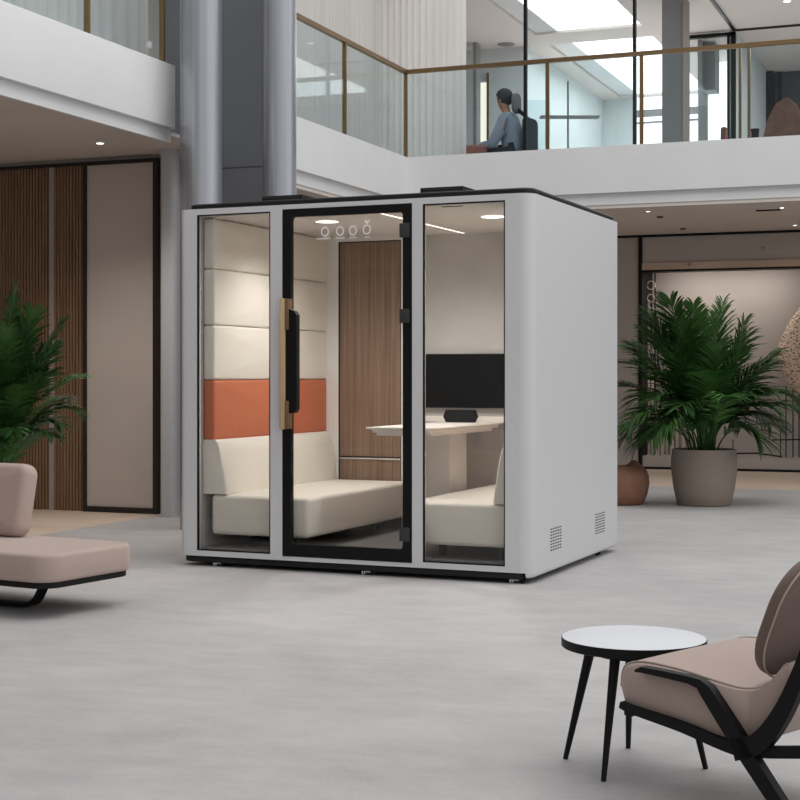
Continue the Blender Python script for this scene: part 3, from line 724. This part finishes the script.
# ============================================================ PALMS
def frond(base, tip, rise, ll, n=30, seed=0, droop=.25, width_up=.0):
    """rachis from base to tip, rising first; leaflets both sides"""
    rnd = random.Random(seed)
    B = Vector(base); Tp = Vector(tip); D = Tp-B
    mid = B + D*.5 + Vector((0,0,rise))
    c0 = B+Vector((D.x*.08, D.y*.08, D.length*.45))
    pts = []
    N = 26
    for i in range(N+1):
        s = i/N; a = B.lerp(c0, s); b_ = c0.lerp(mid+Vector((D.x*.2,D.y*.2,rise*.6)), s); c_ = (mid+Vector((D.x*.2,D.y*.2,rise*.6))).lerp(Tp, s)
        pts.append(a.lerp(b_, s).lerp(b_.lerp(c_, s), s))
    mbx = MB().tube(pts, [.009*(1-i/N*.85) for i in range(N+1)], 6)
    for i in range(n):
        s = .30+.70*i/(n-1); f = s*N; j = min(int(f), N-1); P = pts[j].lerp(pts[j+1], f-j)
        t = (pts[min(j+1,N)]-pts[max(j-1,0)]).normalized()
        side = t.cross(Vector((0,0,1))); side = side.normalized() if side.length > .05 else Vector((1,0,0))
        upn = side.cross(t).normalized()
        env = math.sin(PI*min(1,(s-.22)/.85))**.6
        for sg in (-1,1):
            l = ll*env*rnd.uniform(.85,1.1); fwd = .75+.6*s
            d = (side*sg+t*fwd*rnd.uniform(.85,1.15)+upn*(.30-rnd.uniform(0,.5))).normalized()
            wv = (t-d*t.dot(d)).normalized()*(.0085+.003*rnd.random())
            q0 = P; q1 = P+d*l*.35; q2 = P+d*l*.7-Vector((0,0,l*droop*.35)); q3 = P+d*l-Vector((0,0,l*droop))
            mbx.add([q0-wv*.4,q0+wv*.4,q1+wv,q1-wv,q2+wv*.8,q2-wv*.8,q3], [(0,1,2,3),(3,2,4,5),(5,4,6)])
    return mbx
def palm(px, d, label, tips, topz, pot_r, pot_h, ll, potlabel, seed=0, base_spread=.1):
    x, y = at_d(px, d)
    r = empty('potted_palm', (x,y,0), A2, label, 'plant')
    R_, H = pot_r, pot_h
    prof = [(R_*.78,0),(R_*.83,.015),(R_*.93,H*.3),(R_*1.0,H*.62),(R_*1.0,H*.8),(R_*.965,H),(R_*.90,H),(R_*.90,H-.05)]
    po = MB().lathe(prof, 0,0,64).build('pot', M['pot'], r, 50)
    MB().lathe([(R_*.905,H-.06),(R_*.90,H-.045),(.01,H-.035)],0,0,32).build('soil', M['soil'], r)
    rnd = random.Random(seed); sc = d/F
    # cam-aligned local frame: x right, y away
    for i, (tx_, ty_, dd, rise, kind) in enumerate(tips):
        a = rnd.uniform(0, 2*PI); rr_ = rnd.uniform(.02, base_spread)
        tipx = (tx_-px)*sc*(1+dd/d); tipz = EYE+(HY-ty_)*(d+dd)/F
        b0 = (rr_*math.cos(a)*.7+tipx*.09, rr_*math.sin(a), H-.05)
        fr = frond(b0, (tipx, dd, tipz), rise, ll*rnd.uniform(.85,1.15), 46, seed*100+i, .22)
        fr.build('frond', M['leaf2'] if kind else M['leaf'], r, 0)
    for i in range(9):
        a = rnd.uniform(0,2*PI); rr_ = rnd.uniform(.02,base_spread); b0 = Vector((rr_*math.cos(a),rr_*math.sin(a),H-.05))
        MB().tube(spline([b0, b0+Vector((rnd.uniform(-.05,.05),rnd.uniform(-.04,.04),.3)), b0+Vector((rnd.uniform(-.12,.12),rnd.uniform(-.1,.1),.62))],4), [.011]*5+[.006]*4, 6).build('stem', M['stem'], r)
    return r
tipsR = [ # px, py, depth offset, rise, light
 (662,298,.1,.22,0),(690,305,-.15,.15,0),(703,312,.2,.1,0),(727,303,.2,.12,1),(744,322,0,.15,0),(650,318,-.1,.22,0),
 (640,345,.3,.26,0),(628,362,-.2,.22,0),(624,385,.1,.2,0),(622,428,-.3,.28,0),(626,440,.25,.26,0),(645,436,-.4,.22,0),
 (778,352,.1,.22,0),(766,378,.3,.2,0),(792,400,-.1,.3,0),(787,408,-.3,.22,0),(776,424,.3,.24,0),(752,440,-.35,.2,0),
 (700,372,-.6,.2,1),(712,396,-.7,.2,1),(715,318,-.1,.1,0),(680,325,.3,.1,0),(735,345,-.3,.15,0),(668,345,-.35,.15,0),(760,365,-.3,.2,0),(655,372,-.3,.2,0),(742,395,-.5,.2,0),(672,405,-.5,.22,0),
 (666,300,-.2,.25,0),(655,314,.3,.25,0),(672,322,-.3,.2,0),(646,332,-.25,.25,0),(634,350,.1,.25,0),(750,335,.2,.2,0),(632,425,.1,.3,0),(640,446,.2,.22,0),(655,428,-.4,.28,0),(770,412,-.4,.26,0),(785,428,.1,.26,0),(748,426,.35,.24,0),(648,398,-.35,.25,0),(765,392,-.4,.25,0),
 (710,345,-.35,.1,0),(695,345,.35,.1,0),(755,405,.3,.25,0),(640,400,.2,.25,0)]
palm(704, 14.2, 'tall leafy palm in a taupe pot in front of the lit niche', tipsR, 0, .305, .525, .37, '', 3, .12)
tipsL = [(16,286,.0,.2,1),(58,322,.1,.25,0),(36,312,-.1,.2,0),(76,376,.1,.25,1),(56,372,-.2,.22,0),(70,414,.2,.28,1),(62,424,-.1,.22,0),(60,436,-.2,.2,0),(5,300,.2,.1,0),(-20,292,0,.1,0),
 (-60,310,.1,.2,0),(-80,350,0,.25,0),(-90,400,.1,.25,0),(40,345,.3,.2,0),(25,330,-.4,.15,0),(10,350,-.5,.15,0),(38,385,-.5,.2,0),(20,400,-.6,.2,0),(50,400,.3,.2,0),(30,430,-.4,.2,1),(-10,340,-.3,.1,0),(0,370,-.5,.15,0),(15,440,-.4,.2,0),(12,320,.3,.1,0),(48,350,-.1,.2,0)]
palm(-12, 10.0, 'leafy palm behind the lounge bench at the left edge, in front of walnut slats', tipsL, 0, .22, .45, .25, '', 5, .09)
# ============================================================ TERRACOTTA VASE
x, y = at_d(619, 14.3)
n = 48; rings = []
for r_, z, bump in ((.20,0,0),(.235,.015,0),(.268,.10,0),(.285,.20,0),(.28,.27,0),(.255,.32,.2),(.20,.345,.7),(.155,.358,1),(.13,.36,1),(.11,.34,1),(.10,.30,.5)):
    rg = []
    for k in range(n):
        a = 2*PI*k/n; h = bump*(.055*math.exp(-((a-.15)/.5)**2)+.055*math.exp(-((a-2*PI-.15)/.5)**2)+.02*math.exp(-((a-PI)/.5)**2))
        rg.append((r_*math.cos(a), r_*math.sin(a), z+h))
    rings.append(rg)
v = MB().loft(rings).build('terracotta_vase', M['terracotta'], None, 60, (x,y,0), A2); tag(v, 'squat terracotta vase with uneven rim beside the pod', 'vase')
# ============================================================ NICHE DISPLAY
SY = WRY+.30
for i, (px, top, r) in enumerate(((645.5,285,.018),(648.5,300,.02),(652,330,.022),(657,398,.028),(662,392,.03),(667,402,.028),(672,388,.025),(677,404,.03),(683,396,.028),(689,405,.026),(695,395,.024))):
    X0, d = on_Y(px, SY+random.uniform(-.12,.18)); H = zat(top, d)-.17
    pts = []; rr_ = []; z = 0
    while z < H:
        pts += [(0,0,z),(0,0,min(z+.008,H)),(0,0,min(z+.02,H+.001))]; rr_ += [r*1.1,r*1.1,r]; z += .16+.05*((i*7) % 3)
    pts.append((0,0,H+.002)); rr_.append(r)
    y_ = w2((px-400)/F*d, d)[1]
    o = MB().tube(pts, rr_, 10).build('bamboo_cane', M['bamboo'], None, 60, (X0, y_, .17))
    if i < 3: tag(o, ['pale bamboo cane tallest in the niche, against its left edge','tall pale bamboo cane second from the left edge of the niche','tall pale bamboo cane third from the left edge of the niche'][i], 'bamboo cane')
    else: tag(o, 'short pale bamboo cane standing behind the palm in the niche', 'bamboo cane', 'short bamboo canes behind the palm')
X0, d = on_Y(655, WRY+.45)
o = MB().box(-.008,.008,-.008,.008,0,NT-.17).build('black_rod', M['black'], None, 0, (X0, WRY+.45, .17)); tag(o, 'thin black vertical rod behind the bamboo canes', 'rod')
X0, d = on_Y(651, WRY+.3)
rg = empty('ring_mobile', (X0, WRY+.3, NT), 0, 'hanging string of small pale rings at the niche left edge', 'hanging ornament')
MB().tube([(0,0,0),(0,0,-.75)], .004, 6).build('string', M['black'], rg)
for k in range(4):
    cz = -.18-.17*k; rr_ = .055-.006*k
    MB().tube([(rr_*math.cos(2*PI*j/20), 0, cz+rr_*math.sin(2*PI*j/20)) for j in range(21)], .007, 6, cap=False).build('ring', M['bamboo'], rg)
# sculpture
X0, d = on_Y(817, SY); zt_, zb_ = zat(292,d), zat(402,d)
sc_ = empty('coral_sculpture', (X0, SY, .17), 0, 'peach perforated coral-like sculpture on black wire stand in the niche', 'sculpture')
rings = []; NN = 40; rnd = random.Random(4)
from mathutils import noise as mnoise
for i in range(25):
    f = i/24; z = zb_-.17+(zt_-zb_)*f; e = math.sin(PI*(f*.96+.02))**.62; rw = .47*e*(1.05-.18*f); rd = .14*e
    rg_ = []
    for k in range(NN):
        a = 2*PI*k/NN; q = 1+.12*mnoise.noise(Vector((math.cos(a)*2, math.sin(a)*2, z*3)))
        rg_.append((rw*q*math.cos(a)+.04*math.sin(z*4), rd*q*math.sin(a), z))
    rings.append(rg_)
MB().loft(rings).build('coral_body', M['coral'], sc_, 60)
for k, px in enumerate((786,793,799,806,815,826,838)):
    xx = on_Y(px, SY)[0]-X0; zz_ = zb_-.17+.1+.1*abs(k-3)/3
    MB().tube([(xx,0,.0),(xx,0,zz_)], .008, 6).build('wire_leg', M['black'], sc_)
MB().tube([(-.55,-.05,.22),(-.1,-.05,.235),(.5,-.05,.22)], .010, 6).build('wire_rail', M['black'], sc_)
X1, d1_ = on_Y(733, SY-.1); X2, _ = on_Y(782, SY-.1)
pl = empty('wire_rail_stand', (X1, SY-.1, .17), 0, 'low black wire rail with upright rods right of the palm pot', 'stand')
zr = zat(453.5, d1_)-.17
MB().tube([(0,0,zr),(.3,0,zr+.01),(X2-X1,0,zr-.03)], .011, 6).build('rail', M['black'], pl)
MB().tube([(0,0,0),(0,0,zr+.18)], .007, 6).build('rod', M['black'], pl); MB().tube([(X2-X1-.02,0,0),(X2-X1-.02,0,zr+.38)], .007, 6).build('rod', M['black'], pl)
# ============================================================ UPPER FLOOR PERSON AND FURNITURE
def skin_body(name, nodes, edges, parent, m, sub=2):
    me = bpy.data.meshes.new(name); me.from_pydata([n[0] for n in nodes], edges, []); 
    o = bpy.data.objects.new(name, me); C.objects.link(o)
    md = o.modifiers.new('s','SKIN'); md.use_smooth_shade = True
    o.data.skin_vertices[0].data.foreach_set
    for i, n in enumerate(nodes):
        r = n[1]; o.data.skin_vertices[0].data[i].radius = r if isinstance(r, tuple) else (r, r)
    o.data.skin_vertices[0].data[0].use_root = True
    o.modifiers.new('d','SUBSURF').levels = sub; o.modifiers['d'].render_levels = sub
    bpy.context.view_layer.update(); dg = bpy.context.evaluated_depsgraph_get()
    nm = bpy.data.meshes.new_from_object(o.evaluated_get(dg)); o.modifiers.clear(); o.data = nm
    for p in nm.polygons: p.use_smooth = True
    nm.materials.clear(); nm.materials.append(m)
    o.parent = parent; return o
hx, hy = at_d(514, 18.2)
per = empty('person', (hx, hy, UF), A2+math.radians(152), 'seated person in grey-blue sweater and dark trousers behind the upper railing', 'person')
# local: +x forward, +y left
S = .445
def PB(g=0):
    n = [((0,0,S+.08),(.13+g,.13+g)), ((.01,0,S+.22),(.12+g,.12+g)), ((.035,0,S+.36),(.13+g,.13+g)), ((.06,0,S+.50),(.105+g,.105+g)), ((.09,0,S+.60),(.05+g*.6,.05+g*.6))]
    e = [(0,1),(1,2),(2,3),(3,4)]
    for s in (-1,1):
        b0 = len(n)
        n += [((.06,s*.13,S+.495),(.07+g,.07+g)), ((.10,s*.20,S+.36),(.05+g,.05+g)), ((.19,s*.22,S+.20),(.042+g,.042+g)), ((.38,s*.16,S+.20),(.03+g*.8,.03+g*.8))]
        e += [(3,b0),(b0,b0+1),(b0+1,b0+2),(b0+2,b0+3)]
    return n, e
nodes, edges = PB(-.012)
for s in (-1,1):
    b0 = len(nodes); nodes += [((.05,s*.09,S+.08),(.09,.09)), ((.42,s*.12,S+.12),(.065,.06)), ((.46,s*.12,.28),(.05,.05)), ((.45,s*.12,.08),(.038,.038)), ((.56,s*.13,.035),(.035,.03))]
    edges += [(0,b0),(b0,b0+1),(b0+1,b0+2),(b0+2,b0+3),(b0+3,b0+4)]
# head on neck
b0 = len(nodes); nodes += [((.12,0,S+.66),(.068,.062)), ((.145,0,S+.74),(.088,.076)), ((.14,0,S+.80),(.075,.066))]
edges += [(4,b0),(b0,b0+1),(b0+1,b0+2)]
# palms with five fingers
for s, wi in ((-1,8),(1,12)):
    w_ = Vector(nodes[wi][0]); pb = len(nodes)
    nodes += [(tuple(w_+Vector((.06,-s*.01,-.01))),(.032,.02))]; edges.append((wi,pb))
    for k in range(5):
        b1 = len(nodes); oy_ = (-.028+.014*k)*1.0
        if k == 4: q = [(.05,-s*.045,-.005),(.075,-s*.06,-.02)]
        else: q = [(.105,s*oy_,-.015),(.135-.008*abs(k-1),s*oy_,-.04)]
        nodes += [(tuple(w_+Vector(q[0])),(.009,.009)), (tuple(w_+Vector(q[1])),(.008,.008))]; edges += [(pb,b1),(b1,b1+1)]
skin_body('body', nodes, edges, per, M['skin'])
n2, e2 = PB(.024); n2 = n2[:4]+[((.085,0,S+.59),(.062,.062))]+n2[5:]
skin_body('sweater', n2, e2, per, M['sweater'])
n3 = [((0,0,S+.07),(.155,.13))]; e3 = []
for s in (-1,1):
    b0 = len(n3); n3 += [((.05,s*.09,S+.08),(.105,.10)), ((.42,s*.12,S+.12),(.08,.075)), ((.46,s*.12,.28),(.064,.064)), ((.45,s*.12,.10),(.055,.055))]
    e3 += [(0,b0),(b0,b0+1),(b0+1,b0+2),(b0+2,b0+3)]
skin_body('trousers', n3, e3, per, M['trouser'])
hr = []
for i in range(13):
    f = i/12; a = PI*f; z = math.cos(a)
    hr.append([(.125+.108*math.sin(a)*math.cos(2*PI*k/24)*1.02, .096*math.sin(a)*math.sin(2*PI*k/24), S+.79-.115*z) for k in range(24)])
hm = MB().loft([[(x - (.0 if x < .19 or z > S+.80 else (x-.19)*.9), y, z) for x,y,z in r] for r in hr[:]]); hm.f = [tuple(reversed(f)) for f in hm.f]; hm.build('hair', M['hair'], per, 80)
for s in (-1,1): MB().slab(.014,.022,0,.012,.010,.004,n=4,seg=2).xf(Matrix.Translation((.15,s*.088,S+.745)) @ Matrix.Rotation(PI/2,4,'X')).build('ear', M['skin'], per)
for s in (-1,1): MB().slab(.06,.032,0,.03,.028,.01).xf(Matrix.Translation((.53,s*.13,0))).xf(Matrix.Translation((0,0,.0))).build('shoe', M['matteblack'], per) 
# office chair
cx_, cy_ = at_d(515, 18.45)
oc = empty('office_chair', (hx, hy, UF), A2+math.radians(152), 'dark office chair with grey oval headrest behind the seated person', 'chair')
MB().slab(.23,.23,.39,.45,.08,.02).build('seat', M['trouser'], oc)
PERM = lambda x,y,z: Matrix(((0,0,1,x),(1,0,0,y),(0,1,0,z),(0,0,0,1)))
MB().slab(.20,.22,0,.05,.08,.02).xf(PERM(-.235,0,.74)).build('backrest', M['trouser'], oc)
MB().slab(.10,.125,0,.06,.09,.025,n=10).xf(PERM(-.06,0,1.15)).build('headrest', M['greyfab'], oc, 60)
MB().tube([(-.21,0,.9),(-.14,0,1.0),(-.04,0,1.08)], .025, 10).build('headrest_post', M['matteblack'], oc)
MB().tube([(0,0,.08),(0,0,.40)], .03, 12).build('gas_lift', M['matteblack'], oc)
for k in range(5):
    a = 2*PI*k/5; MB().tube([(0,0,.1),(.28*math.cos(a),.28*math.sin(a),.055)], [.022,.015], 8).lathe([(.026,.0),(.03,.02),(.02,.05)], .28*math.cos(a), .28*math.sin(a), 12).build('star_leg', M['matteblack'], oc)
# red-brown armrest chair left
x, y = at_d(473.5, 18.15)
ot = empty('leather_chair', (x,y,UF), A2, 'low red-brown leather seat in front of the seated person', 'chair')
MB().slab(.155,.20,.30,.62,.07,.04).build('seat', M['redbrown'], ot, 60)
for sx in (-1,1):
    for sy in (-1,1): MB().tube([(sx*.11,sy*.15,0),(sx*.10,sy*.14,.305)], .014, 8).build('leg', M['black'], ot)
# stand with crossbar
x, y = at_d(568, 19.5); d = 19.5
cs = empty('display_stand', (x,y,UF), A2, 'thin grey pole stand with a horizontal glass shelf on the upper floor', 'stand')
MB().tube([(0,0,0),(0,0,zat(81,d)-UF)], .012, 8).build('pole', M['upgrey'], cs)
MB().bbox(-.36,.40,-.10,.10,zat(117.8,d)-UF,zat(116.6,d)-UF,.002,1).build('shelf', M['upgrey'], cs)
MB().lathe([(.15,0),(.14,.015)],0,0,24).build('foot', M['upgrey'], cs)
x, y = at_d(538, 20.5)
g = empty('glass_screen', (x,y,UF), A2, 'low glass screen with dark top fitting beside the black mullion', 'screen')
MB().box(-.14,.16,-.006,.006,.02,zat(100,20.5)-UF).build('glass_pane', M['railglass'], g, 0)
MB().box(-.15,.17,-.02,.02,0,.03).build('foot_rail', M['upgrey'], g, 0)
# rust armchair right & stool
x, y = at_d(788, 18.8)
rc = empty('plush_armchair', (x,y,UF), A2, 'rust-brown plush armchair behind the railing at the top right', 'armchair')
d = 18.8
bz = zat(97,d)-UF
rings = []
for i in range(17):
    f = i/16; z = .42+(bz-.42)*f; hw = .32*(1-f**3)**.5+.02 if f < 1 else .03; hw *= (1-.25*f)
    rings.append([((hw*(1+.10*mnoise.noise(Vector((math.cos(a)*2,math.sin(a)*2,z*9)))))*math.cos(a), .10+.12*math.sin(a)*(1-.4*f), z) for a in [2*PI*k/24 for k in range(24)]])
MB().loft(rings).build('backrest', M['rust'], rc, 80)
MB().slab(.27,.27,.15,.46,.1,.06).build('seat', M['rust'], rc, 60)
for sx in (-1,1): MB().slab(.055,.27,.15,.66,.05,.05,ox=sx*.30,oy=-.03).build('arm', M['rust'], rc, 60)
for sx in (-1,1):
    for sy in (-1,1): MB().tube([(sx*.22,sy*.2,0),(sx*.21,sy*.19,.16)], .02, 8).build('leg', M['black'], rc)
x, y = at_d(755, 17.6)
st = empty('black_bollard', (x,y,UF), A2, 'small black bollard behind the railing left of the rust armchair', 'bollard')
MB().lathe([(.10,0),(.10,.02),(.045,.04),(.045,zat(129,17.6)-UF)],0,0,20).build('column', M['matteblack'], st); MB().lathe([(.05,zat(129,17.6)-UF-.03),(.05,zat(129,17.6)-UF)],0,0,20).build('cap', M['black'], st)
x, y = at_d(724, 20.0)
o = MB().lathe([(.07,0),(.08,.1),(.055,.5),(.045,zat(127,20)-UF-.02),(.02,zat(127,20)-UF)],0,0,20).build('floor_vase', M['redbrown'], None, 60, (x,y,UF)); tag(o, 'slim red-brown floor vase inside the black-framed glazing', 'vase')
# ============================================================ LIGHT
W = bpy.data.worlds.new('W'); bpy.context.scene.world = W; W.use_nodes = True
nt = W.node_tree; bg = nt.nodes['Background']; bg.inputs[0].default_value = (.97,.98,1,1)
tc = nt.nodes.new('ShaderNodeTexCoord'); sp_ = nt.nodes.new('ShaderNodeSeparateXYZ'); nt.links.new(tc.outputs['Generated'], sp_.inputs[0])
def mx_(sock, k, add):
    a = nt.nodes.new('ShaderNodeMath'); a.operation = 'MULTIPLY_ADD'; a.inputs[1].default_value = k
    nt.links.new(sock, a.inputs[0])
    if isinstance(add, float): a.inputs[2].default_value = add
    else: nt.links.new(add, a.inputs[2])
    return a.outputs[0]
v1 = mx_(sp_.outputs['X'], .40, .52); v2 = mx_(sp_.outputs['Y'], .16, v1); v3 = mx_(sp_.outputs['Z'], .22, v2)
nt.links.new(v3, bg.inputs[1])
def area(name, loc, rot, sx, sy, e, col=(1,1,1), spread=None):
    l = bpy.data.lights.new(name, 'AREA'); l.shape = 'RECTANGLE'; l.size = sx; l.size_y = sy; l.energy = e; l.color = col
    if spread: l.spread = spread
    o = bpy.data.objects.new(name, l); C.objects.link(o); o.location = loc; o.rotation_euler = rot; return o
area('atrium_skylight', (-1,9,11), (0,0,0), 9, 9, 620, (1,.99,.97))
def point(name, loc, e, col, r=.08):
    l = bpy.data.lights.new(name, 'POINT'); l.energy = e; l.color = col; l.shadow_soft_size = r
    o = bpy.data.objects.new(name, l); C.objects.link(o); o.location = loc; return o
def spot(name, loc, e, col, ang, rot=(0,0,0), blend=.6, r=.05):
    l = bpy.data.lights.new(name, 'SPOT'); l.energy = e; l.color = col; l.spot_size = math.radians(ang); l.spot_blend = blend; l.shadow_soft_size = r
    o = bpy.data.objects.new(name, l); C.objects.link(o); o.location = loc; o.rotation_euler = rot; return o
for x, y in ((.744,.60),(1.854,.737)): spot('pod_downlight_lamp', inpod(x,y,ZC-.03), 50, (1,.97,.93), 150, blend=.8, r=.06)
spot('pod_downlight_lamp', inpod(1.27,1.0,ZC-.03), 30, (1,.975,.945), 160, blend=.9, r=.2)
area('niche_lamp', (on_Y(725,WRY+.3)[0], WRY+.15, NT-.05), (math.radians(25),0,0), 1.6, .05, 7, (1,.93,.86))
for px in (690,780): spot('niche_spot', (on_Y(px,WRY-1.2)[0], WRY-1.2, 3.03), 12, (1,.93,.86), 70, (math.radians(40),0,0))
for px in (10, 60, 120): 
    x, y = at_d(px, 12.0); spot('soffit_spot', (x, y, CZ-.05), 30, (1,.90,.80), 130, blend=.9)
area('lounge_fill', (-1.2, 22.5, UC-.1), (0,0,0), 2, 5, 90, (1,.99,.98))  # added fill without a fixture, brightens the right upper room and booth wall
area('gallery_fill', (-5.6, 24, UC-.1), (0,0,0), 1.5, 5, 75, (1,.99,.98))  # added fill without a fixture, lifts the upper gallery
# ============================================================ CAMERA
cam = bpy.data.cameras.new('camera'); co = bpy.data.objects.new('camera', cam); C.objects.link(co)
cam.sensor_width = 36; cam.lens = 36*F/800; cam.shift_y = -(400-HY)/800
co.location = (0,0,EYE); co.rotation_euler = (PI/2, 0, A2); cam.clip_end = 200
sc = bpy.context.scene; sc.camera = co
sc.view_settings.view_transform = 'Standard'; sc.view_settings.look = 'None'; sc.view_settings.gamma = 1
sc.view_settings.exposure = 0
sc.cycles.max_bounces = 8; sc.cycles.transparent_max_bounces = 16
